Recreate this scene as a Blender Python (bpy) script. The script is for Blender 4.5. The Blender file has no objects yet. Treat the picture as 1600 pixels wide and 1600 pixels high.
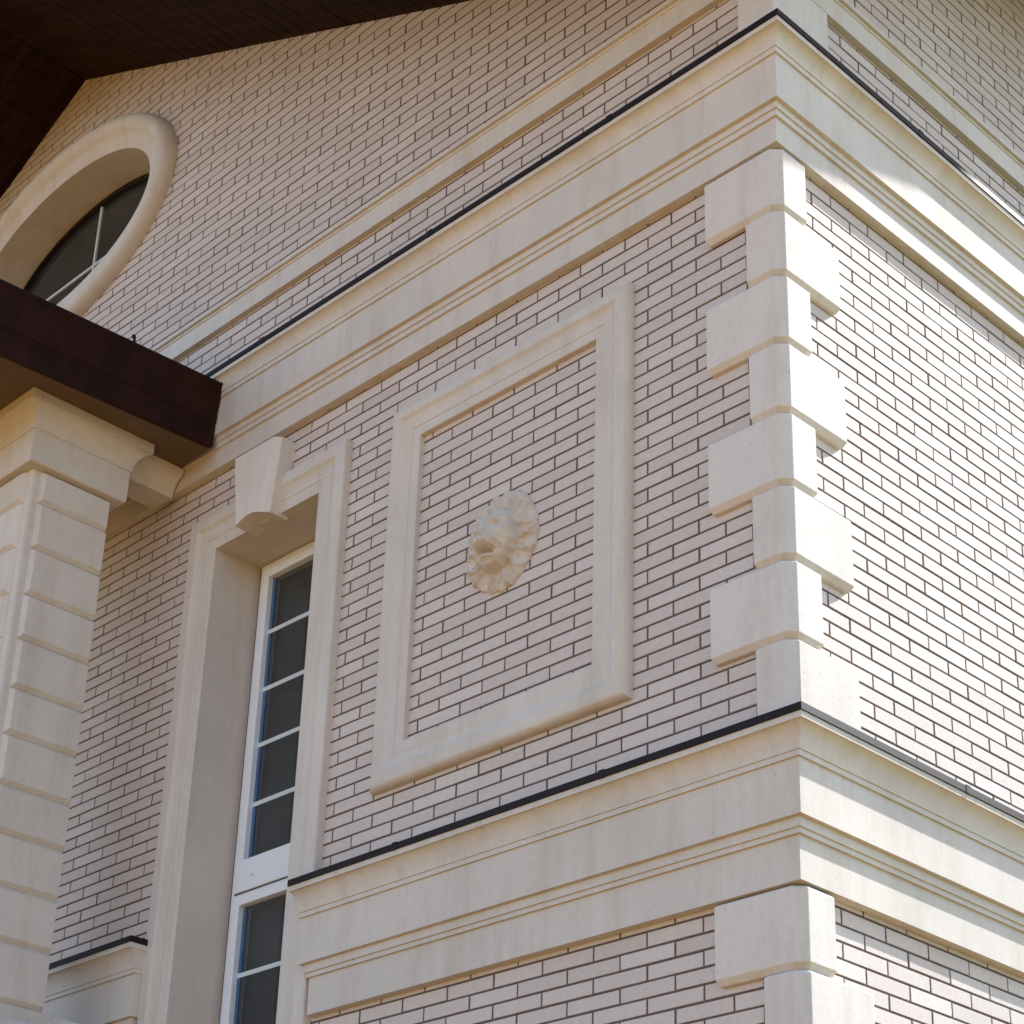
import bpy, math, random
from mathutils import Matrix, Vector

random.seed(7)
scene = bpy.context.scene
COL = scene.collection
R = math.radians

# ------------------------------------------------------------------ camera
cam_data = bpy.data.cameras.new("camera")
cam = bpy.data.objects.new("camera", cam_data)
COL.objects.link(cam)
right = Vector((0.7048, 0.7088, 0.0294))
down = Vector((-0.2761, 0.3123, -0.9090))
fwd = Vector((-0.6534, 0.6325, 0.4159))
fwd.normalize()
right = (right - fwd * right.dot(fwd)).normalized()
up = right.cross(fwd)
m = Matrix.Identity(4)
for i in range(3):
    m[i][0], m[i][1], m[i][2] = right[i], up[i], -fwd[i]
m.translation = Vector((4.6852, -6.2043, -3.6482))
cam.matrix_world = m
cam_data.sensor_width = 36
cam_data.sensor_height = 36
cam_data.sensor_fit = 'HORIZONTAL'
cam_data.lens = 3097.03 / 1600 * 36
cam_data.shift_y = 311.88 / 1600
cam_data.clip_end = 500
scene.camera = cam

# ------------------------------------------------------------------ light
SUN = Vector((1.08, 3.5, 3.2)).normalized()
ELEV = math.asin(SUN.z)
AZ = math.atan2(SUN.x, SUN.y)
world = bpy.data.worlds.new("World")
scene.world = world
world.use_nodes = True
wn = world.node_tree.nodes
bg = wn["Background"]
sky = wn.new("ShaderNodeTexSky")
sky.sky_type = 'NISHITA'
sky.sun_disc = False
sky.sun_elevation = ELEV
sky.sun_rotation = AZ
sky.dust_density = 0.9
sky.air_density = 1.0
sky.ozone_density = 1.6
tint = wn.new("ShaderNodeMix")
tint.data_type = 'RGBA'
tint.blend_type = 'MULTIPLY'
tint.inputs[0].default_value = 1.0
tint.inputs[7].default_value = (0.98, 1.0, 1.0, 1)
world.node_tree.links.new(sky.outputs[0], tint.inputs[6])
world.node_tree.links.new(tint.outputs[2], bg.inputs[0])
bg.inputs[1].default_value = 0.15
sun_data = bpy.data.lights.new("sun", 'SUN')
sun_data.energy = 4.1
sun_data.angle = R(0.5)
sun_data.color = (1.0, 0.985, 0.96)
sun = bpy.data.objects.new("sun", sun_data)
COL.objects.link(sun)
sun.rotation_euler = (-SUN).to_track_quat('-Z', 'Y').to_euler()
scene.view_settings.view_transform = 'Standard'
scene.view_settings.look = 'None'
scene.view_settings.gamma = 1
scene.view_settings.exposure = 1.15
scene.cycles.max_bounces = 10
scene.cycles.diffuse_bounces = 6

GROUND = -5.3


# ------------------------------------------------------------------ materials
def new_mat(name, rough=0.8, spec=0.3):
    mt = bpy.data.materials.new(name)
    mt.use_nodes = True
    b = mt.node_tree.nodes["Principled BSDF"]
    b.inputs["Roughness"].default_value = rough
    b.inputs["Specular IOR Level"].default_value = spec
    return mt, mt.node_tree, b


def noise(nt, vec, scale, detail=4, rough=0.6):
    n = nt.nodes.new("ShaderNodeTexNoise")
    n.inputs["Scale"].default_value = scale
    n.inputs["Detail"].default_value = detail
    n.inputs["Roughness"].default_value = rough
    nt.links.new(vec, n.inputs["Vector"])
    return n.outputs[0]


def ramp(nt, fac, stops):
    r = nt.nodes.new("ShaderNodeValToRGB")
    el = r.color_ramp.elements
    while len(el) > 1:
        el.remove(el[-1])
    el[0].position, el[0].color = stops[0][0], (*stops[0][1], 1)
    for p, c in stops[1:]:
        e = el.new(p)
        e.color = (*c, 1)
    nt.links.new(fac, r.inputs[0])
    return r.outputs[0]


def mix(nt, fac, a, b, mode='MIX'):
    x = nt.nodes.new("ShaderNodeMix")
    x.data_type = 'RGBA'
    x.blend_type = mode
    for v, s in ((fac, x.inputs[0]), (a, x.inputs[6]), (b, x.inputs[7])):
        if isinstance(v, (int, float)):
            s.default_value = v
        elif isinstance(v, tuple):
            s.default_value = (*v, 1)
        else:
            nt.links.new(v, s)
    return x.outputs[2]


def pos(nt):
    return nt.nodes.new("ShaderNodeNewGeometry").outputs["Position"]


def bump(nt, b, height, strength, dist):
    bp = nt.nodes.new("ShaderNodeBump")
    bp.inputs["Strength"].default_value = strength
    bp.inputs["Distance"].default_value = dist
    nt.links.new(height, bp.inputs["Height"])
    nt.links.new(bp.outputs[0], b.inputs["Normal"])


def g3(v):
    return (v, v, v)


def stone_mat(name, c, var=0.05, bumpy=0.25, joints=False, stain=False):
    mt, nt, b = new_mat(name, 0.82, 0.25)
    p = pos(nt)
    big = noise(nt, p, 1.7, 5, 0.6)
    fine = noise(nt, p, 26, 4, 0.65)
    k = [1 - var * 1.6, 1 + var * 0.6]
    base = ramp(nt, big, [(0.3, tuple(v * k[0] for v in c)), (0.7, tuple(min(1, v * k[1]) for v in c))])
    base = mix(nt, 1.0, base, ramp(nt, fine, [(0.3, g3(0.95)), (0.6, g3(1.0))]), 'MULTIPLY')
    mp = nt.nodes.new("ShaderNodeMapping")
    mp.inputs["Scale"].default_value = (7.0, 7.0, 0.8)
    nt.links.new(p, mp.inputs["Vector"])
    base = mix(nt, 1.0, base, ramp(nt, noise(nt, mp.outputs[0], 1.0, 5, 0.7), [(0.30, (0.90, 0.875, 0.84)), (0.52, g3(1.0))]), 'MULTIPLY')
    if joints:
        # butt joints between the cast lengths and a slight change of tone from length to length
        sx = nt.nodes.new("ShaderNodeSeparateXYZ")
        nt.links.new(p, sx.inputs[0])

        def op(o, a, b_):
            q = nt.nodes.new("ShaderNodeMath")
            q.operation = o
            for v, k_ in ((a, 0), (b_, 1)):
                if isinstance(v, (int, float)):
                    q.inputs[k_].default_value = v
                else:
                    nt.links.new(v, q.inputs[k_])
            return q.outputs[0]
        lf = op('LESS_THAN', sx.outputs[0], -0.18)
        al = op('SUBTRACT', op('MULTIPLY', sx.outputs[0], lf), op('MULTIPLY', sx.outputs[1], op('SUBTRACT', 1.0, lf)))
        u = op('DIVIDE', op('ADD', al, 0.37), 1.37)
        fr = op('FRACT', u, 0)
        wn_ = nt.nodes.new("ShaderNodeTexWhiteNoise")
        wn_.noise_dimensions = '1D'
        nt.links.new(op('FLOOR', u, 0), wn_.inputs["W"])
        base = mix(nt, 1.0, base, ramp(nt, wn_.outputs[0], [(0.0, (0.955, 0.95, 0.94)), (1.0, g3(1.0))]), 'MULTIPLY')
        base = mix(nt, op('MULTIPLY', op('LESS_THAN', fr, 0.0020), 0.35), base, (0.36, 0.31, 0.26))
    oi = nt.nodes.new("ShaderNodeObjectInfo")
    base = mix(nt, 1.0, base, ramp(nt, oi.outputs["Random"], [(0.0, (0.94, 0.925, 0.905)), (1.0, g3(1.0))]), 'MULTIPLY')
    if stain:
        base = mix(nt, ramp(nt, noise(nt, p, 11, 5, 0.7), [(0.42, g3(0.0)), (0.68, g3(0.5))]), base, (0.46, 0.33, 0.20))
    # small pits and specks of dirt
    sp = noise(nt, p, 55, 2, 0.5)
    base = mix(nt, 1.0, base, ramp(nt, sp, [(0.24, g3(0.72)), (0.30, g3(1.0))]), 'MULTIPLY')
    nt.links.new(base, b.inputs["Base Color"])
    bump(nt, b, noise(nt, p, 60, 6, 0.7), bumpy, 0.004)
    return mt


M_STONE = stone_mat("cream_stone", (0.71, 0.652, 0.60))
M_BAND = stone_mat("cream_band_stone", (0.71, 0.652, 0.60), joints=True)
M_STONE_B = stone_mat("cream_cast_stone", (0.73, 0.672, 0.625), 0.04)
M_LION = stone_mat("patinated_plaster", (0.71, 0.65, 0.59), 0.06, 0.4, stain=True)


def brick_mat():
    mt, nt, b = new_mat("pale_brick", 0.75, 0.3)
    a = nt.nodes.new("ShaderNodeAttribute")
    a.attribute_name = "tint"
    p = pos(nt)
    base = ramp(nt, a.outputs["Fac"], [(0.0, (0.590, 0.503, 0.458)), (0.5, (0.640, 0.551, 0.506)), (1.0, (0.680, 0.597, 0.556))])
    base = mix(nt, 1.0, base, ramp(nt, noise(nt, p, 30, 5, 0.7), [(0.3, g3(0.92)), (0.65, g3(1.03))]), 'MULTIPLY')
    base = mix(nt, 1.0, base, ramp(nt, noise(nt, p, 1.1, 4, 0.6), [(0.35, g3(0.95)), (0.65, g3(1.0))]), 'MULTIPLY')
    nt.links.new(base, b.inputs["Base Color"])
    bump(nt, b, noise(nt, p, 90, 5, 0.7), 0.35, 0.003)
    return mt


def simple_mat(name, c, rough=0.6, spec=0.4, var=0.15, scale=8, metal=0.0):
    mt, nt, b = new_mat(name, rough, spec)
    p = pos(nt)
    base = ramp(nt, noise(nt, p, scale, 5, 0.6), [(0.3, tuple(v * (1 - var) for v in c)), (0.7, tuple(min(1, v * (1 + var)) for v in c))])
    nt.links.new(base, b.inputs["Base Color"])
    b.inputs["Metallic"].default_value = metal
    bump(nt, b, noise(nt, p, scale * 5, 3, 0.6), 0.08, 0.004)
    return mt


M_BRICK = brick_mat()
M_MORTAR = simple_mat("dark_mortar", (0.135, 0.098, 0.088), 0.95, 0.1, 0.25, 40)
M_FLASH = simple_mat("dark_flashing_metal", (0.017, 0.011, 0.011), 0.6, 0.16, 0.25, 6)
M_FASCIA = simple_mat("brown_painted_wood", (0.023, 0.0068, 0.0050), 0.6, 0.14, 0.4, 5)
M_PVC = simple_mat("white_window_frame", (0.83, 0.85, 0.89), 0.35, 0.5, 0.02, 5)
M_BAR = simple_mat("pale_glazing_bar", (0.66, 0.72, 0.74), 0.35, 0.5, 0.03, 9)
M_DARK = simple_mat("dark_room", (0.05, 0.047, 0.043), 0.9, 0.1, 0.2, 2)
M_CURTAIN = simple_mat("grey_curtain", (0.62, 0.62, 0.61), 0.9, 0.1, 0.1, 3)
M_EDGE = simple_mat("blue_edge_strip", (0.045, 0.13, 0.27), 0.4, 0.5, 0.2, 4)
M_STEEL = simple_mat("dark_frame_rubber", (0.02, 0.02, 0.02), 0.5, 0.3, 0.1, 5)


def soffit_mat():
    mt, nt, b = new_mat("stained_soffit_boards", 0.7, 0.12)
    p = pos(nt)
    mp = nt.nodes.new("ShaderNodeMapping")
    mp.inputs["Scale"].default_value = (1.0, 9.0, 1.0)
    nt.links.new(p, mp.inputs["Vector"])
    n = noise(nt, mp.outputs[0], 1.6, 6, 0.65)
    base = ramp(nt, n, [(0.3, (0.012, 0.004, 0.003)), (0.55, (0.028, 0.010, 0.007)), (0.75, (0.050, 0.019, 0.011))])
    nt.links.new(base, b.inputs["Base Color"])
    bump(nt, b, n, 0.25, 0.01)
    return mt


M_SOFFIT = soffit_mat()
M_SOFF2 = simple_mat("porch_soffit_paint", (0.155, 0.10, 0.058), 0.7, 0.2, 0.12, 3)


def glass_mat():
    mt = bpy.data.materials.new("window_glass")
    mt.use_nodes = True
    nt = mt.node_tree
    nt.nodes.remove(nt.nodes["Principled BSDF"])
    out_ = nt.nodes["Material Output"]
    tr = nt.nodes.new("ShaderNodeBsdfTransparent")
    tr.inputs[0].default_value = (0.76, 0.80, 0.82, 1)
    gl = nt.nodes.new("ShaderNodeBsdfGlossy")
    gl.inputs["Roughness"].default_value = 0.02
    gl.inputs["Color"].default_value = (0.85, 0.92, 1.0, 1)
    fr = nt.nodes.new("ShaderNodeFresnel")
    fr.inputs["IOR"].default_value = 1.52
    bp = nt.nodes.new("ShaderNodeBump")
    bp.inputs["Strength"].default_value = 0.06
    bp.inputs["Distance"].default_value = 0.03
    nt.links.new(noise(nt, pos(nt), 1.3, 2, 0.5), bp.inputs["Height"])
    nt.links.new(bp.outputs[0], gl.inputs["Normal"])
    nt.links.new(bp.outputs[0], fr.inputs["Normal"])
    mx = nt.nodes.new("ShaderNodeMixShader")
    nt.links.new(fr.outputs[0], mx.inputs[0])
    nt.links.new(tr.outputs[0], mx.inputs[1])
    nt.links.new(gl.outputs[0], mx.inputs[2])
    du = nt.nodes.new("ShaderNodeBsdfDiffuse")
    du.inputs[0].default_value = (0.60, 0.64, 0.68, 1)
    m2 = nt.nodes.new("ShaderNodeMixShader")
    nt.links.new(ramp(nt, noise(nt, pos(nt), 2.2, 5, 0.65), [(0.3, g3(0.03)), (0.7, g3(0.065))]), m2.inputs[0])
    nt.links.new(mx.outputs[0], m2.inputs[1])
    nt.links.new(du.outputs[0], m2.inputs[2])
    nt.links.new(m2.outputs[0], out_.inputs["Surface"])
    return mt


M_GLASS = glass_mat()


def ground_mat():
    mt, nt, b = new_mat("sandy_paving", 0.9, 0.2)
    p = pos(nt)
    base = ramp(nt, noise(nt, p, 0.6, 6, 0.6), [(0.3, (0.30, 0.147, 0.030)), (0.7, (0.38, 0.19, 0.041))])
    nt.links.new(base, b.inputs["Base Color"])
    bump(nt, b, noise(nt, p, 14, 5, 0.6), 0.4, 0.02)
    return mt


# ------------------------------------------------------------------ mesh builder
class MB:
    def __init__(self):
        self.v, self.f, self.t = [], [], []

    def vert(self, p):
        self.v.append(tuple(p))
        return len(self.v) - 1

    def face(self, idx, tint=0.5):
        self.f.append(tuple(idx))
        self.t.append(tint)

    def poly(self, pts, tint=0.5):
        self.face([self.vert(p) for p in pts], tint)

    def box(self, a, b, tint=0.5, skip=()):
        x0, y0, z0 = a
        x1, y1, z1 = b
        i = [self.vert((x, y, z)) for x in (x0, x1) for y in (y0, y1) for z in (z0, z1)]
        for nme, q in (('x0', (0, 1, 3, 2)), ('x1', (4, 6, 7, 5)), ('y0', (0, 4, 5, 1)), ('y1', (2, 3, 7, 6)), ('z0', (0, 2, 6, 4)), ('z1', (1, 5, 7, 3))):
            if nme not in skip:
                self.face([i[k] for k in q], tint)

    def strip(self, rows, closed=False):
        """rows: equal length lists of points; quads between neighbouring rows"""
        ids = [[self.vert(p) for p in r] for r in rows]
        n = len(ids[0])
        for a, b in zip(ids, ids[1:]):
            for k in range(n if closed else n - 1):
                k2 = (k + 1) % n
                self.face((a[k], a[k2], b[k2], b[k]))
        return ids

    def prism(self, outline, fn, d0, d1):
        """outline: 2-D points; fn(u, v, d) -> 3-D"""
        a = [self.vert(fn(u, v, d0)) for u, v in outline]
        b = [self.vert(fn(u, v, d1)) for u, v in outline]
        n = len(outline)
        self.face(a)
        self.face(b[::-1])
        for k in range(n):
            self.face((a[k], b[k], b[(k + 1) % n], a[(k + 1) % n]))

    def tube(self, pts, r, seg=10):
        rows = []
        for i, p in enumerate(pts):
            p = Vector(p)
            d = (Vector(pts[min(i + 1, len(pts) - 1)]) - Vector(pts[max(i - 1, 0)])).normalized()
            u = d.orthogonal().normalized()
            w = d.cross(u)
            rows.append([p + r * (math.cos(2 * math.pi * k / seg) * u + math.sin(2 * math.pi * k / seg) * w) for k in range(seg)])
        ids = self.strip(rows, closed=True)
        self.face(ids[0])
        self.face(ids[-1][::-1])

    def build(self, name, mat, parent=None, smooth=None, bevel=None, offset=None, fix=True):
        import bmesh
        me = bpy.data.meshes.new(name)
        off = Vector(offset) if offset else Vector((0, 0, 0))
        me.from_pydata([tuple(Vector(p) - off) for p in self.v], [], self.f)
        at = me.attributes.new("tint", 'FLOAT', 'FACE')
        at.data.foreach_set("value", self.t)
        if fix:
            bm = bmesh.new()
            bm.from_mesh(me)
            bmesh.ops.remove_doubles(bm, verts=bm.verts, dist=1e-5)
            bmesh.ops.recalc_face_normals(bm, faces=bm.faces)
            bm.to_mesh(me)
            bm.free()
        if smooth:
            me.polygons.foreach_set("use_smooth", [True] * len(me.polygons))
            me.set_sharp_from_angle(angle=R(smooth))
        me.materials.append(mat)
        o = bpy.data.objects.new(name, me)
        COL.objects.link(o)
        if parent is not None:
            o.parent = parent
            if parent.type == 'EMPTY':
                o.location = -parent.location
        if bevel:
            bv = o.modifiers.new("bevel", 'BEVEL')
            bv.width = bevel
            bv.segments = 2
            bv.limit_method = 'ANGLE'
            bv.angle_limit = R(40)
        return o


def empty(name, loc, label, cat):
    o = bpy.data.objects.new(name, None)
    COL.objects.link(o)
    o.location = loc
    o["label"] = label
    o["category"] = cat
    return o


def sweep(profile, path):
    """profile: (projection, z) list; path(P) -> plan points at that projection"""
    mb = MB()
    mb.strip([[(x, y, z) for x, y in path(P)] for P, z in profile])
    return mb


def arc(p0, p1, bulge, n=8):
    """points from p0 to p1 along a shallow arc; bulge is the sagitta as a share of the chord"""
    out = []
    dx, dy = p1[0] - p0[0], p1[1] - p0[1]
    for i in range(1, n + 1):
        t = i / n
        s = bulge * 4 * t * (1 - t)
        out.append((p0[0] + dx * t - dy * s, p0[1] + dy * t + dx * s))
    return out


def cove(p0, p1, n=10):
    """concave quarter: leaves p0 level, arrives at p1 plumb"""
    k = 0.72
    return [(p1[0] + (p0[0] - p1[0]) * (k * (1 - math.sin(math.pi / 2 * i / n)) + (1 - k) * (1 - i / n)), p1[1] + (p0[1] - p1[1]) * (k * math.cos(math.pi / 2 * i / n) + (1 - k) * (1 - i / n))) for i in range(1, n + 1)]


# ------------------------------------------------------------------ ground
gm = MB()
gm.poly([(-150, -150, GROUND), (150, -150, GROUND), (150, 150, GROUND), (-150, 150, GROUND)])
g = gm.build("ground", ground_mat())
g["kind"] = "structure"
g["label"] = "sandy paved ground around the house"
lw = MB()
lw.poly([(1.6, -4.5, GROUND + 0.004), (90, -4.5, GROUND + 0.004), (90, 90, GROUND + 0.004), (1.6, 90, GROUND + 0.004)])  # unseen green sheet, added to cut warm ground bounce on the side wall
bounce_damper = lw.build("bounce_damper", simple_mat("damper_green", (0.085, 0.105, 0.040), 0.95, 0.1, 0.35, 9))
bounce_damper["kind"] = "structure"
bounce_damper["label"] = "unseen dull green sheet added to weaken the warm bounce on the sunny side of the house"

# ------------------------------------------------------------------ the house
house = empty("brick_house", (0, 0, GROUND), "pale brick house corner with cream stone bands, quoins, panel and round window in its gable", "house")

H = 0.075
LX0, LL = 0.8304, 0.3199
RY0, RL = 0.6048, 0.3160
APEX = (-7.0, 7.766)
SL = 0.489
RZ0, RS = 4.95, 0.33           # right gable: height at the corner, slope
REND = 9.0                      # right wall length
LEND = -12.0
WIN = (-4.365, -3.40, -3.0, 2.345)      # window opening x0, x1, z0, z1
OVC, OVA, OVB = (-7.0, 6.05), (1.25, 0.64), (1.545, 0.945)


def left_top(x):
    return APEX[1] - SL * abs(x - APEX[0])


def right_top(y):
    yr = 5.5
    return RZ0 + RS * (y if y < yr else 2 * yr - y)


def cut(spans, a, b):
    out = []
    for s, e in spans:
        if b <= s or a >= e:
            out.append((s, e))
        else:
            if a - s > 0.01:
                out.append((s, a))
            if e - b > 0.01:
                out.append((b, e))
    return out


def left_spans(z0, z1):
    zm = (z0 + z1) / 2
    lo, hi = LEND, 0.0
    zt = zm + 0.02
    if zt > left_top(LEND):
        lo = max(lo, APEX[0] - (APEX[1] - zt) / SL - 0.12)
    if zt > left_top(0):
        hi = min(hi, APEX[0] + (APEX[1] - zt) / SL + 0.12)
    if hi - lo < 0.05 or zt > APEX[1] + 0.06:
        return []
    sp = [(lo, hi)]
    if zm < WIN[3] + 0.05:
        sp = cut(sp, WIN[0] - 0.06, WIN[1] + 0.06)
    a, b = (OVA[0] + OVB[0]) / 2, (OVA[1] + OVB[1]) / 2
    d = abs(zm - OVC[1]) / b
    if d < 1:
        w = a * math.sqrt(1 - d * d)
        sp = cut(sp, OVC[0] - w, OVC[0] + w)
    return sp


def right_spans(z0, z1):
    zm = (z0 + z1) / 2
    lo, hi = 0.0, REND
    if zm > RZ0:
        lo = max(0.0, (zm - RZ0) / RS - 0.12)
        hi = min(REND, 2 * 5.5 - (zm - RZ0) / RS + 0.12)
    return [(lo, hi)] if hi - lo > 0.05 else []


def brick_wall(name, spans, origin, length, fn, zranges, flip):
    """bricks as bevelled faces standing 11 mm proud of the mortar; fn(s, d, z) -> point, d = depth into the wall"""
    mb, mm = MB(), MB()
    J, D, B = 0.0055, 0.006, 0.0016
    for zlo, zhi, zoff in zranges:
        k0, k1 = math.ceil((zlo - zoff) / H), math.floor((zhi - zoff) / H)
        for k in range(k0, k1):
            z0, z1 = zoff + k * H, zoff + (k + 1) * H
            for s, e in spans(z0, z1):
                mm.poly([fn(s, D - 0.003, z0), fn(e, D - 0.003, z0), fn(e, D - 0.003, z1), fn(s, D - 0.003, z1)])
                sh = 0.0 if k % 2 else 0.5
                n0 = math.floor((s - origin) / length - sh) - 1
                n1 = math.ceil((e - origin) / length - sh) + 1
                for n in range(n0, n1):
                    a = max(s, origin + (n + sh) * length) + J + random.uniform(-.0012, .0012)
                    b = min(e, origin + (n + 1 + sh) * length) - J + random.uniform(-.0012, .0012)
                    if b - a < 0.02:
                        continue
                    t = min(1, max(0, random.gauss(0.5, 0.2)))
                    j = random.uniform(-0.0012, 0.0012)
                    zt0, zt1 = z0 + J + random.uniform(-.0008, .0008), z1 - J + random.uniform(-.0008, .0008)
                    tl = random.uniform(-0.0007, 0.0007)
                    ring = lambda i, d: [mb.vert(fn(a + i, d - tl, zt0 + i)), mb.vert(fn(b - i, d + tl, zt0 + i)), mb.vert(fn(b - i, d + tl, zt1 - i)), mb.vert(fn(a + i, d - tl, zt1 - i))]
                    f0, f1, f2 = ring(B, j), ring(0, B + j), ring(0, D)
                    mb.face(f0, t)
                    for q in range(4):
                        q2 = (q + 1) % 4
                        mb.face((f1[q], f1[q2], f0[q2], f0[q]), t)
                        mb.face((f2[q], f2[q2], f1[q2], f1[q]), t)
    if flip:
        mb.f = [x[::-1] for x in mb.f]
        mm.f = [x[::-1] for x in mm.f]
    w = mb.build(name, M_BRICK, house, fix=False)
    mm.build("mortar", M_MORTAR, w, fix=False)
    return w


UP = 0.034
zl = [(-3.0, -0.8, 0.0), (-0.15, 3.02, 0.0), (3.5, 7.9, UP)]
zr = [(-3.0, -0.8, 0.0), (-0.15, 3.02, 0.0), (3.5, 7.5, UP)]
brick_wall("gable_wall", left_spans, -LX0, LL, lambda s, d, z: (s, d, z), zl, False)
brick_wall("side_wall", right_spans, RY0, RL, lambda s, d, z: (-d, s, z), zr, False)

# plain masonry core behind the bricks (closes the building) and the plinth below
core = MB()
for a, b in ((-3.0, GROUND),):
    core.poly([(LEND, 0.02, a), (0, 0.02, a), (0, 0.02, b), (LEND, 0.02, b)])
    core.poly([(-.02, 0, a), (-.02, REND, a), (-.02, REND, b), (-.02, 0, b)])
for z0, z1 in ((-0.85, -0.1), (2.95, 3.6)):
    core.poly([(LEND, 0.02, z0), (-4.42, 0.02, z0), (-4.42, 0.02, z1), (LEND, 0.02, z1)])
    core.poly([(-3.35, 0.02, z0), (0, 0.02, z0), (0, 0.02, z1), (-3.35, 0.02, z1)])
    core.poly([(-.02, 0, z0), (-.02, REND, z0), (-.02, REND, z1), (-.02, 0, z1)])
core.poly([(-4.42, 0.02, 2.95), (-3.35, 0.02, 2.95), (-3.35, 0.02, 3.6), (-4.42, 0.02, 3.6)])
core.poly([(LEND, REND, GROUND), (0, REND, GROUND), (0, REND, 7.5), (LEND, REND, 7.5)])
core.poly([(LEND, 0, GROUND), (LEND, REND, GROUND), (LEND, REND, 5.3), (LEND, 0, 5.3)])
core.build("plinth", M_STONE, house)


# ------------------------------------------------------------------ cornices
def corner_path(xe):
    def path(P):
        e = P if P < 0.1 else 0.1 + 0.35 * (P - 0.1)      # the crown returns more tightly at its end
        return [(xe - e, 0.0), (xe - e, -P), (P, -P), (P, REND)]
    return path


def left_path(xe):
    def path(P):
        e = P if P < 0.1 else 0.1 + 0.35 * (P - 0.1)
        return [(LEND, -P), (xe + e, -P), (xe + e, 0.0)]
    return path


def cornice_profile(zs, dp=0.0):
    """zs: heights lip_top, lip_bot, cav_end, fillet, frieze_top, frieze_bot, b1, b2, b3, arch_bot"""
    lt, lb, ce, fi, fb, b1, b2, ab = zs
    pr = [(0.171, lt), (0.171, lb)]
    pr += [(0.164, lb - 0.001)]
    pr += cove((0.164, lb - 0.001), (0.113, ce), 14)
    pr += [(0.113, ce - 0.004), (0.107, ce - 0.005), (0.107, fi), (0.096, fi - 0.001), (0.096, fb)]
    pr += [(0.073, fb - 0.002), (0.073, b1), (0.064, b1 - 0.002), (0.064, b2), (0.050, b2 - 0.002), (0.050, ab), (0.0, ab - 0.001)]
    return pr


def flash_profile(z):
    return [(0.0, z + 0.085), (0.010, z + 0.060), (0.172, z + 0.030), (0.179, z + 0.026), (0.179, z - 0.008), (0.165, z - 0.008)]


LOW = (-0.185, -0.222, -0.325, -0.356, -0.607, -0.652, -0.677, -0.874)
UPP = (3.585, 3.548, 3.468, 3.432, 3.163, 3.122, 3.085, 2.937)
XE = -3.062
for zs, name, path in ((LOW, "lower_cornice", corner_path(XE)), (LOW, "lower_cornice", left_path(-4.745)), (UPP, "upper_cornice", corner_path(LEND))):
    c = sweep(cornice_profile(zs), path).build(name, M_BAND, house, smooth=28)
    fm = sweep(flash_profile(zs[0]), path)
    z = zs[0]
    for x in (-0.95, -2.35, -3.9, -5.4, -6.8):
        if abs(path(0.17)[1][0] - LEND) < 1 or (x > XE and len(path(0)) == 4):
            fm.box((x - 0.018, -0.1808, z - 0.0095), (x + 0.018, -0.150, z + 0.0305))
    if len(path(0)) == 4:
        for y in (1.05, 2.5, 3.9):
            fm.box((0.150, y - 0.018, z - 0.0095), (0.1808, y + 0.018, z + 0.0305))
    fm.build("flashing", M_FLASH, c, smooth=20)


# string course above the upper cornice
def belt_path(P):
    return [(LEND, -P), (P, -P), (P, REND)]


sweep([(0.0, 4.300), (0.062, 4.290), (0.062, 4.262), (0.045, 4.258), (0.045, 4.243), (0.038, 4.240), (0.038, 4.104), (0.0, 4.102)], belt_path).build("string_course", M_BAND, house, smooth=28)


# ------------------------------------------------------------------ quoins
def quoin(wl, wr, z0, z1, P=0.047, ch=0.024, cc=0.046, top=0.012):
    ch = 0.002 if z0 < -0.1 and z0 > -0.2 else ch
    """L-shaped corner block: arms wl along the gable wall and wr along the side wall"""
    mb = MB()

    def ring(e, z):
        q = P - e
        return [(-wl + e * 0.35, 0.0, z), (-wl + e * 0.35, -q, z), (q - cc, -q, z), (q, -q + cc, z), (q, wr - e * 0.35, z), (0.0, wr - e * 0.35, z)]
    rows = [ring(ch, z0), ring(0.0, z0 + ch * 1.15), ring(0.0, z1 - top), ring(top, z1)]
    ids = mb.strip(rows)
    lo = ids[0]
    mb.face((lo[0], lo[1], lo[2], lo[3], lo[4], lo[5], mb.vert((0, 0, z0))))
    hi = ids[-1]
    mb.face((hi[0], hi[1], hi[2], hi[3], hi[4], hi[5], mb.vert((0, 0, z1))))
    o = mb.build("quoin", M_STONE_B, house, bevel=0.004)
    return o


WL, NL, NR, WR = 0.412, 0.157, 0.180, 0.428
cuts = [2.553, 2.172, 1.788, 1.405, 1.020, 0.637, 0.248, -0.150]
prev = 2.932
for i, z in enumerate(cuts):
    quoin(WL if i % 2 == 0 else NL, NR if i % 2 == 0 else WR, z, prev - 0.004)
    prev = z
prev = -0.880
for i, z in enumerate([-1.240, -1.625, -2.01, -2.39]):
    quoin(WL if i % 2 == 0 else NL, NR if i % 2 == 0 else WR, z, prev - 0.004)
    prev = z
quoin(0.175, 0.433, 3.62, 4.100, P=0.045, ch=0.006, cc=0.012)


# ------------------------------------------------------------------ mouldings round openings
def frame(profile, rect, name, mat, y0=0.0, bottom=True):
    """profile: (inset from the outer edge, projection) list; rect: outer x0, x1, z0, z1"""
    x0, x1, z0, z1 = rect
    mb = MB()
    rows = []
    for w, P in profile:
        y = y0 - P
        if bottom:
            rows.append([(x0 + w, y, z0 + w), (x0 + w, y, z1 - w), (x1 - w, y, z1 - w), (x1 - w, y, z0 + w)])
        else:
            rows.append([(x0 + w, y, z0), (x0 + w, y, z1 - w), (x1 - w, y, z1 - w), (x1 - w, y, z0)])
    mb.strip(rows, closed=bottom)
    return mb.build(name, mat, house, smooth=35)


def quarter(cx, cp, r, n=7):
    return [(cx + r - r * math.cos(math.pi / 2 * i / n), cp - r + r * math.sin(math.pi / 2 * i / n)) for i in range(n + 1)]


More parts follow.
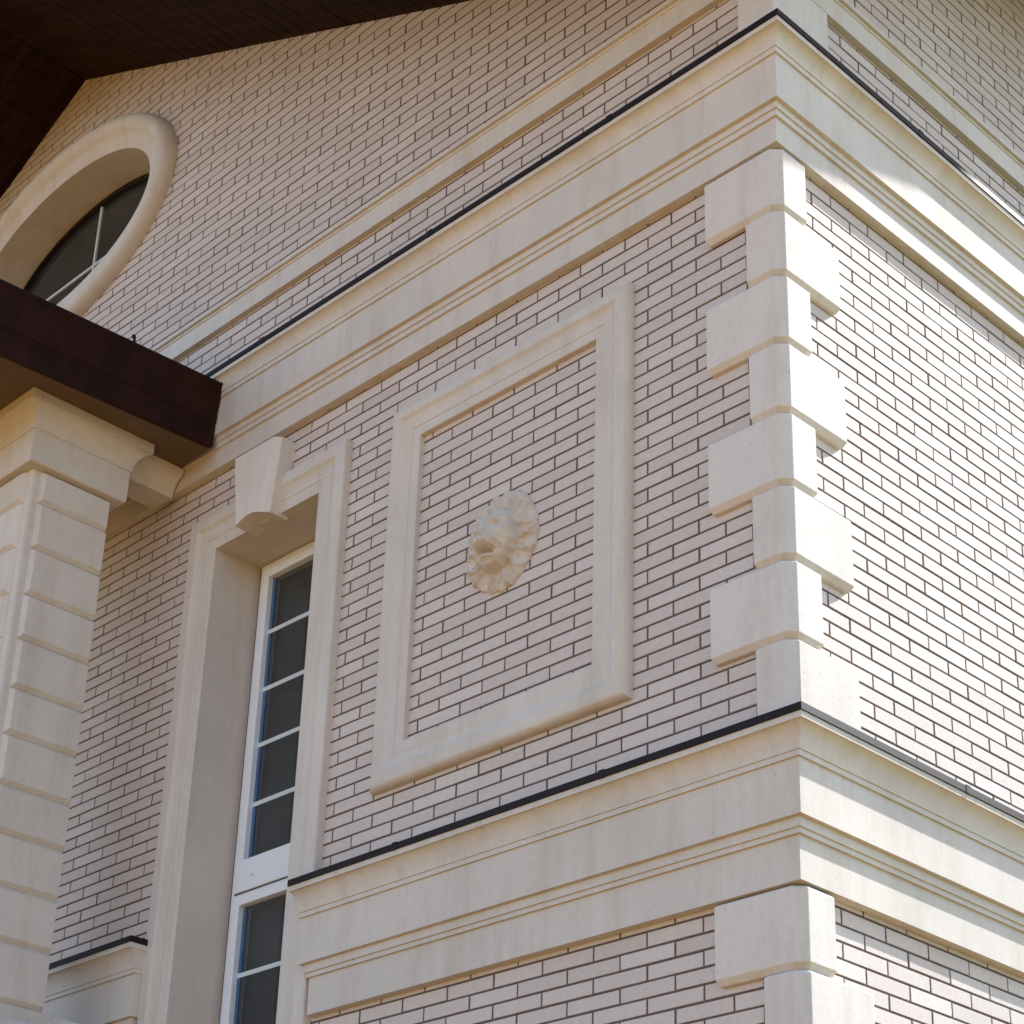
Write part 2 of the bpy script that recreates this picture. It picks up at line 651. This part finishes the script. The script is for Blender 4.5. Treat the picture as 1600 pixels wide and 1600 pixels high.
panel_prof = [(0.0, 0.0), (0.0, 0.012)] + quarter(0.0, 0.060, 0.046) + [(0.085, 0.062)] + arc((0.085, 0.062), (0.165, 0.034), -0.10, 8) + [(0.172, 0.038), (0.178, 0.038), (0.180, 0.034), (0.236, 0.034), (0.240, 0.030), (0.240, -0.002)]
frame(panel_prof, (-2.740, -0.919, 0.252, 2.602), "panel_moulding", M_STONE)

surr_prof = [(0.0, 0.0), (0.0, 0.040)] + quarter(0.0, 0.056, 0.016, 4) + [(0.085, 0.058)] + arc((0.085, 0.058), (0.165, 0.030), -0.10, 8) + [(0.172, 0.034), (0.180, 0.034), (0.182, 0.030), (0.250, 0.030), (0.256, 0.026), (0.256, -0.335)]
frame(surr_prof, (-4.650, -3.138, -3.6, 2.606), "window_surround", M_STONE, bottom=False)

# keystone
ks = MB()
KC = -3.893
out = []
NB = 8
bl, br = KC - 0.155, KC + 0.140
tl, tr = KC - 0.228, KC + 0.200
arcb = [(bl + (br - bl) * i / NB, 2.325 + 0.035 * math.sin(math.pi * i / NB)) for i in range(NB + 1)]
full = [(tl, 2.830)] + arcb + [(tr, 2.830)]


def shrink(pts, e0, e1):
    o = []
    for x, z in pts:
        h = max(0, (z - 2.325) / 0.505)
        xl, xr = bl + (tl - bl) * h, br + (tr - br) * h
        o.append((xl + e0 + (x - xl) * (xr - xl - e0 - e1) / (xr - xl), z))
    return o


rows = [[(x, 0.03, z) for x, z in full], [(x, -0.105, z) for x, z in full], [(x, -0.142, z) for x, z in shrink(full, 0.006, 0.040)]]
ids = ks.strip(rows, closed=True)
ks.face(ids[-1])
ks.build("keystone", M_STONE_B, house, bevel=0.003)

# ------------------------------------------------------------------ tall stair window
YG = 0.345
win = MB()
x0, x1 = WIN[0], WIN[1]
WB = -3.0
TR0, TR1 = 0.135, 0.150          # gap between the upper and the lower light


def rect_frame(mb, xa, xb, za, zb, w, y0, y1, wb=None):
    wb = wb or w
    mb.box((xa, y0, za), (xa + w, y1, zb))
    mb.box((xb - w, y0, za), (xb, y1, zb))
    mb.box((xa + w, y0 + 0.001, zb - w), (xb - w, y1, zb))
    mb.box((xa + w, y0 + 0.001, za), (xb - w, y1, za + wb))


rect_frame(win, x0 + 0.002, x1 - 0.002, WB, WIN[3] - 0.002, 0.034, 0.315, 0.40)
win.box((x0 + 0.036, 0.317, 0.070), (x1 - 0.036, 0.40, 0.215))
wino = win.build("window", M_PVC, house, bevel=0.004)
sx0, sx1 = x0 + 0.040, x1 - 0.040
for za, zb, wb in ((0.150, 2.300, 0.20), (-2.95, 0.128, 0.06)):
    s = MB()
    rect_frame(s, sx0, sx1, za, zb, 0.062, 0.300, 0.39, wb)
    s.build("sash", M_PVC, wino, bevel=0.005)
    pn = MB()
    pn.poly([(sx0 + .05, YG, za + .05), (sx1 - .05, YG, za + .05), (sx1 - .05, YG, zb - .05), (sx0 + .05, YG, zb - .05)])
    pn.build("pane", M_GLASS, wino)
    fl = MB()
    fl.box((sx0 + 0.0625, YG - 0.006, za + wb), (sx0 + 0.088, YG - 0.001, zb - 0.063))  # thin blue strip down the left edge of the glass
    fl.build("edge_strip", M_EDGE, wino)
    gk = MB()
    rect_frame(gk, sx0 - 0.006, sx1 + 0.006, za - 0.006, zb + 0.006, 0.012, 0.3135, 0.36)
    gk.build("gasket", M_STEEL, wino)
for z in (1.858, 1.464, 1.092, 0.706, -0.350, -0.735, -1.12, -1.5):
    b = MB()
    b.box((sx0 + 0.061, YG - 0.010, z - 0.014), (sx1 - 0.061, YG - 0.0005, z + 0.014))
    b.build("glazing_bar", M_BAR, wino, bevel=0.002)
hd = MB()
hd.box((sx0 + 0.15, 0.293, 0.232), (sx0 + 0.185, 0.2995, 0.246))
hd.build("drain_cap", M_PVC, wino, bevel=0.003)
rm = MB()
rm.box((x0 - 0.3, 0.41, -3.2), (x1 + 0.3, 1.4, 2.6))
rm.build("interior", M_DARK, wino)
cu = MB()
cu.strip([[(x0 - 0.1 + i * 0.012, 0.50 + 0.028 * math.sin(i * 0.62) + 0.012 * math.sin(i * 0.23 + 1), z) for i in range(98)] for z in (-3.1, 2.55)])
cu.build("curtain", M_CURTAIN, wino, smooth=80)


# ------------------------------------------------------------------ oval gable window
def ell(A, y, n=96, k=0.0):
    return [(OVC[0] + (A[0] + k) * math.cos(2 * math.pi * i / n), y, OVC[1] + (A[1] + k) * math.sin(2 * math.pi * i / n)) for i in range(n)]


def lerp_ell(t):
    return (OVB[0] + (OVA[0] - OVB[0]) * t, OVB[1] + (OVA[1] - OVB[1]) * t)


ov = MB()
prof = [(0.0, 0.0), (0.0, 0.02), (0.03, 0.055), (0.09, 0.085), (0.18, 0.105), (0.30, 0.112), (0.42, 0.104), (0.52, 0.082), (0.57, 0.062), (0.60, 0.062), (0.62, 0.055), (0.96, 0.042), (1.0, 0.036)]
rows = [ell(lerp_ell(t), -P) for t, P in prof] + [ell(OVA, 0.33)]
ov.strip(rows, closed=True)
ovo = ov.build("oval_window", M_STONE, house, smooth=40)
of = MB()
rows = [ell(OVA, 0.30, k=0.004), ell(OVA, 0.30, k=-0.030), ell(OVA, 0.285, k=-0.034), ell(OVA, 0.285, k=-0.060), ell(OVA, 0.33, k=-0.062)]
of.strip(rows, closed=True)
of.build("frame", M_FLASH, ovo, smooth=40)
op = MB()
op.face([op.vert(p) for p in ell(OVA, 0.322)])
op.build("pane", M_GLASS, ovo)
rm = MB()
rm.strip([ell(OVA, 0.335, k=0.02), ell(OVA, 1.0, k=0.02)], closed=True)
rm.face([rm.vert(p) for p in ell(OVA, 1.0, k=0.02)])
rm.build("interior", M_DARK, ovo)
ob = MB()
ob.box((OVC[0] - 0.011, 0.306, OVC[1] - OVA[1] + .04), (OVC[0] + 0.011, 0.321, OVC[1] + OVA[1] - .04))
ob.box((OVC[0] - OVA[0] + .04, 0.307, OVC[1] - 0.011), (OVC[0] + OVA[0] - .04, 0.321, OVC[1] + 0.011))
ob.build("glazing_bar", M_BAR, ovo)

# ------------------------------------------------------------------ roof
F, E_, TH = 1.40, 1.045, 0.22
rf = MB()


def slab_left(xa, xb, ya, yb, dz=0.0):
    za, zb = left_top(xa) + dz, left_top(xb) + dz
    rf.prism([(xa, za), (xb, zb), (xb, zb + TH), (xa, za + TH)], lambda u, v, d: (u, d, v), ya, yb)


slab_left(-7.0, 0.0, -F, -0.02)
slab_left(-7.0, -0.04, -0.02, 5.0)
slab_left(-13.4, -7.0, -F, 5.0)


def slab_right(ya, yb, xa, xb):
    za, zb = right_top(ya), right_top(yb)
    rf.prism([(ya, za), (yb, zb), (yb, zb + TH), (ya, za + TH)], lambda u, v, d: (d, u, v), xa, xb)


slab_right(-0.02, 5.5, -0.02, E_)
slab_right(5.5, 11.4, -0.02, E_)
slab_right(-F, -0.02, -0.010, E_)
rf.prism([(-F, 4.36), (0.04, 4.36), (0.04, 4.96), (-F, 4.50)], lambda u, v, d: (d, u, v), -0.05, -0.012)
rf.poly([(-0.05, 4.9, 3), (-13.3, 4.9, 3), (-13.3, 4.9, left_top(-13.3) + 0.1), (-7.0, 4.9, APEX[1] + 0.1), (-0.05, 4.9, left_top(-0.05) + 0.1)])
roof = rf.build("roof", M_SOFFIT, house)
# soffit boards with open joints, running from the wall out to the verge
sb = MB()
n = 46
for side in (1, -1):
    for i in range(n):
        a = 0.005 + i * 0.152
        b = a + 0.146
        xa, xb = APEX[0] + side * a, APEX[0] + side * b
        if side > 0 and xb > 0.0:
            break
        j = random.uniform(-0.0015, 0.0015)
        za, zb = left_top(xa) - 0.019 + j, left_top(xb) - 0.019 + j
        sb.prism([(xa, za), (xb, zb), (xb, zb + 0.018), (xa, za + 0.018)], lambda u, v, d: (u, d, v), -F + 0.03, 0.0 if xb < 0 else -0.03)
sb.build("soffit_boards", M_SOFFIT, roof, bevel=0.003)
fb = MB()
for xa, xb in ((-7.0, 0.0), (-13.4, -7.0)):
    za, zb = left_top(xa), left_top(xb)
    fb.prism([(xa, za - 0.12), (xb, zb - 0.12), (xb, zb + TH + .02), (xa, za + TH + .02)], lambda u, v, d: (u, d, v), -F - 0.035, -F - 0.001)
for ya, yb in ((-F - 0.03, 5.5), (5.5, 11.4)):
    za, zb = right_top(ya), right_top(yb)
    fb.prism([(ya, za - 0.15), (yb, zb - 0.15), (yb, zb + TH + .02), (ya, za + TH + .02)], lambda u, v, d: (d, u, v), E_ + 0.001, E_ + 0.035)
fb.build("fascia", M_FASCIA, roof)

# ------------------------------------------------------------------ lion medallion
medal = MB()
MC, MR = (-1.830, 1.430), 0.268


def gs(u, v, cu, cv, su, sv):
    return math.exp(-((u - cu) / su) ** 2 - ((v - cv) / sv) ** 2)


def wob(u, v):
    return math.sin(7.1 * u + 3.3 * v) + math.sin(-4.7 * u + 8.9 * v + 1.3) + 0.7 * math.sin(12.3 * u - 6.1 * v + 0.4)


def step(x, a, b):
    t = min(1, max(0, (x - a) / (b - a)))
    return t * t * (3 - 2 * t)


def lion(u, v):
    """height of the relief, u right and v up, unit disc"""
    r = math.hypot(u, v)
    a = math.atan2(u, v + 0.10)
    h = 0.22 * max(0.0, 1 - min(1, r) ** 2)
    # head: a broad oval with a firm edge against the mane
    f = math.hypot(u / 0.58, (v + 0.02) / 0.66)
    head = 1 - step(f, 0.84, 1.06)
    h += 0.26 * head + 0.42 * max(0.0, 1 - f * f) ** 0.8 * step(1.1 - v, 0.2, 1.2)
    h += 0.16 * gs(u, v, 0, -0.20, 0.26, 0.24)                                  # the muzzle stands well forward
    # mane: tapering locks combed outwards in two overlapping rings
    m1 = step(f, 0.92, 1.10)
    for n_, sw, r0, amp in ((15, 0.55, 0.60, 0.13), (21, -0.40, 0.80, 0.09)):
        ph = n_ * (a + sw * (r - 0.6) * (1 if u >= 0 else -1)) / 2 + 0.35 * wob(u, v)
        ridge = (1 - abs(math.sin(ph))) ** 1.4
        strand = 0.25 * (1 - abs(math.sin(3 * ph)))
        h += m1 * amp * (ridge + strand) * (0.5 + 0.5 * step(r, r0 - 0.2, r0 + 0.1))
    for s in (-1, 1):
        h += 0.14 * gs(u, v, s * 0.22, 0.26, 0.17, 0.055)                       # heavy brow
        h -= 0.20 * gs(u, v, s * 0.225, 0.145, 0.095, 0.045)                    # eye socket
        h += 0.09 * gs(u, v, s * 0.225, 0.135, 0.050, 0.026)                    # eye
        h -= 0.05 * gs(u, v, s * 0.19, 0.02, 0.05, 0.10)                        # side of the nose
        h += 0.09 * gs(u, v, s * 0.38, -0.02, 0.11, 0.12)                       # cheekbone
        h += 0.22 * gs(u, v, s * 0.14, -0.22, 0.135, 0.085)                     # whisker pad
        h -= 0.10 * gs(u, v, s * 0.31, -0.30, 0.035, 0.10)                      # fold beside the muzzle
        h -= 0.12 * gs(u, v, s * 0.065, -0.125, 0.030, 0.022)                   # nostril
        h += 0.20 * gs(u, v, s * 0.52, 0.46, 0.10, 0.10) - 0.20 * gs(u, v, s * 0.51, 0.45, 0.05, 0.055)   # ear
    h += 0.22 * gs(u, v, 0, 0.10, 0.085, 0.24)                                  # bridge of the nose
    h += 0.20 * gs(u, v, 0, -0.085, 0.115, 0.055)                               # nose
    h -= 0.05 * gs(u, v, 0, 0.40, 0.018, 0.12)                                  # furrow
    h -= 0.11 * gs(u, v, 0, -0.22, 0.018, 0.07)
    h -= 0.40 * gs(u, v, 0, -0.360, 0.20, 0.042)                                # open mouth
    h += 0.17 * gs(u, v, 0, -0.46, 0.15, 0.045)                                 # lower lip
    h += 0.12 * gs(u, v, 0, -0.57, 0.16, 0.08)                                  # chin
    return h


NA, NRr = 288, 120
rows = []
for i in range(NRr + 1):
    t = i / NRr
    row = []
    for k in range(NA):
        a = 2 * math.pi * k / NA
        edge = 0.985 + 0.035 * (1 - abs(math.sin(10.5 * a + 0.4))) + 0.015 * math.sin(5 * a + 2)
        r = t * edge
        u, v = r * math.cos(a), r * math.sin(a)
        hgt = lion(u / edge, v / edge) * 0.150 + 0.008
        if t > 0.93:
            hgt *= 1 - 0.55 * ((t - 0.93) / 0.07) ** 2
        row.append((MC[0] + MR * 0.97 * u, -hgt, MC[1] + MR * 1.08 * v))
    rows.append(row)
rows.append([(x, 0.0, z) for x, y, z in rows[-1]])
medal.strip(rows[::-1], closed=True)
lm = medal.build("lion_medallion", M_LION, None, smooth=75, offset=(MC[0], 0, MC[1]))
lm.location = (MC[0], 0, MC[1])
lm["label"] = "round cream lion head relief mounted on the brick inside the moulded panel"
lm["category"] = "wall relief"

# ------------------------------------------------------------------ porch at the left
porch = empty("porch", (-6.9, -0.8, GROUND), "stone pier carrying a flat brown edged porch roof beside the tall window", "porch")


def square(cx, cy, hx, hy):
    def path(P):
        return [(cx + hx + P, cy - hy - P), (cx + hx + P, cy + hy + P), (cx - hx - P, cy + hy + P), (cx - hx - P, cy - hy - P)]
    return path


PX, PY, PH = -5.140, -0.810, 0.280      # shaft centre and half width
sq = square(PX, PY, PH, PH)


def closed_sweep(profile, path):
    mb = MB()
    ids = mb.strip([[(x, y, z) for x, y in path(P)] for P, z in profile], closed=True)
    mb.face(ids[0])
    mb.face(ids[-1][::-1])
    return mb


pier = closed_sweep([(0, 2.66), (0, -0.70)], sq).build("pier", M_STONE, porch, bevel=0.02)
cap = [(0.165, 3.076), (0.165, 3.010)] + cove((0.158, 3.009), (0.078, 2.880), 12) + [(0.078, 2.872), (0.070, 2.870), (0.070, 2.655), (0.064, 2.648), (0.0, 2.648)]
closed_sweep(cap, sq).build("capital", M_STONE, pier, smooth=28)
base = [(0.03, -0.66), (0.03, -0.70), (0.055, -0.705), (0.055, -0.735)] + arc((0.055, -0.735), (0.12, -0.80), 0.18, 7) + [(0.12, -0.86), (0.09, -0.87), (0.09, GROUND)]
closed_sweep(base, sq).build("base", M_STONE, pier, smooth=28)
seams = [2.646, 2.421, 2.110, 1.799, 1.505, 1.188, 0.895, 0.586, 0.300, -0.004, -0.316, -0.655]
for zt, zb in zip(seams, seams[1:]):
    for face_ in ("side", "front"):
        b = MB()
        q, w = 0.030, PH - 0.002
        a0, a1 = -w + 0.055, w - 0.012

        def pt(s, d, z):
            return (PX + PH + d, PY + s, z) if face_ == "side" else (PX - s, PY - PH - d, z)
        rows = []
        for e, d in ((0.0, 0.0), (0.0, 0.004), (0.022, q)):
            rows.append([pt(a0 + e, d, zb + 0.004 + e * 1.2), pt(a1 - e * 0.25, d, zb + 0.004 + e * 1.2), pt(a1 - e * 0.25, d, zt - 0.006 - e * 0.7), pt(a0 + e, d, zt - 0.006 - e * 0.7)])
        ids = b.strip(rows, closed=True)
        b.face(ids[-1])
        b.build("stone_block", M_STONE_B, pier, bevel=0.003)

# porch roof: soffit, gutter fascia, beam back to the wall
RX0, RX1, RY = -9.6, -4.435, -1.95
pr = MB()
pr.box((RX0, RY, 3.076), (RX1 - 0.005, -0.10, 3.10))
pr.box((RX0, RY, 3.40), (RX1, -0.17, 3.44))
proof = pr.build("flat_roof", M_SOFF2, porch)
gut = [(-0.040, 3.050), (0.0, 3.046), (0.004, 3.060), (0.006, 3.215), (0.014, 3.222), (0.018, 3.30), (0.036, 3.40), (0.052, 3.455), (0.058, 3.462), (0.058, 3.482), (0.050, 3.488), (0.034, 3.480), (0.020, 3.42), (-0.040, 3.42)]
fa = MB()


def gpath(P):
    return [(RX0 - P, -0.10), (RX0 - P, RY - P), (RX1 + P, RY - P), (RX1 + P, -0.105)]


ids = fa.strip([[(x, y, z + 0.045 * (y + 0.7)) for x, y in gpath(P)] for P, z in gut])
fa.face([r[-1] for r in ids])
fa.face([r[0] for r in ids][::-1])
fao = fa.build("gutter_fascia", M_FASCIA, porch, smooth=25)
rimm = MB()
rimm.tube([(RX1 + 0.052, y, 3.486 + 0.045 * (y + 0.7)) for y in (RY - 0.052, -1.2, -0.6, -0.112)], 0.011, 8)
rimm.build("gutter_rim", M_FLASH, fao, smooth=60)
hk = MB()
hk.tube([(RX1 + 0.02, -0.78, 3.47), (RX1 + 0.018, -0.775, 3.54), (RX1 + 0.005, -0.77, 3.575), (RX1 - 0.015, -0.765, 3.59), (RX1 - 0.03, -0.76, 3.58)], 0.009, 8)
hk.build("gutter_hook", M_FLASH, fao, smooth=60)
kn = MB()
kn.tube([(RX1 + 0.03, -0.13, 3.47), (RX1 + 0.045, -0.125, 3.505), (RX1 + 0.07, -0.12, 3.515)], 0.016, 8)
kn.build("gutter_clip", M_FLASH, fao, smooth=60)
fl = MB()
fl.box((RX0, RY + 0.3, -1.10), (-4.80, -0.06, -0.90))
fl.build("balcony_floor", M_MORTAR, porch)
cp = MB()
cp.box((-4.98, -0.55, -0.80), (-4.84, -0.19, -0.66))
cp.build("parapet_coping", M_STONE, porch, bevel=0.02)
bm_ = MB()
bprof = [(0.0, 3.076), (0.0, 3.03)] + cove((-0.005, 3.029), (-0.10, 2.90), 10) + [(-0.30, 2.895), (-0.30, 3.076)]
ids = bm_.strip([[(-4.80 + P, -0.42, z), (-4.80 + P, -0.06, z)] for P, z in bprof])
bm_.face([r[0] for r in ids])
bm_.build("beam", M_STONE, porch, smooth=28)
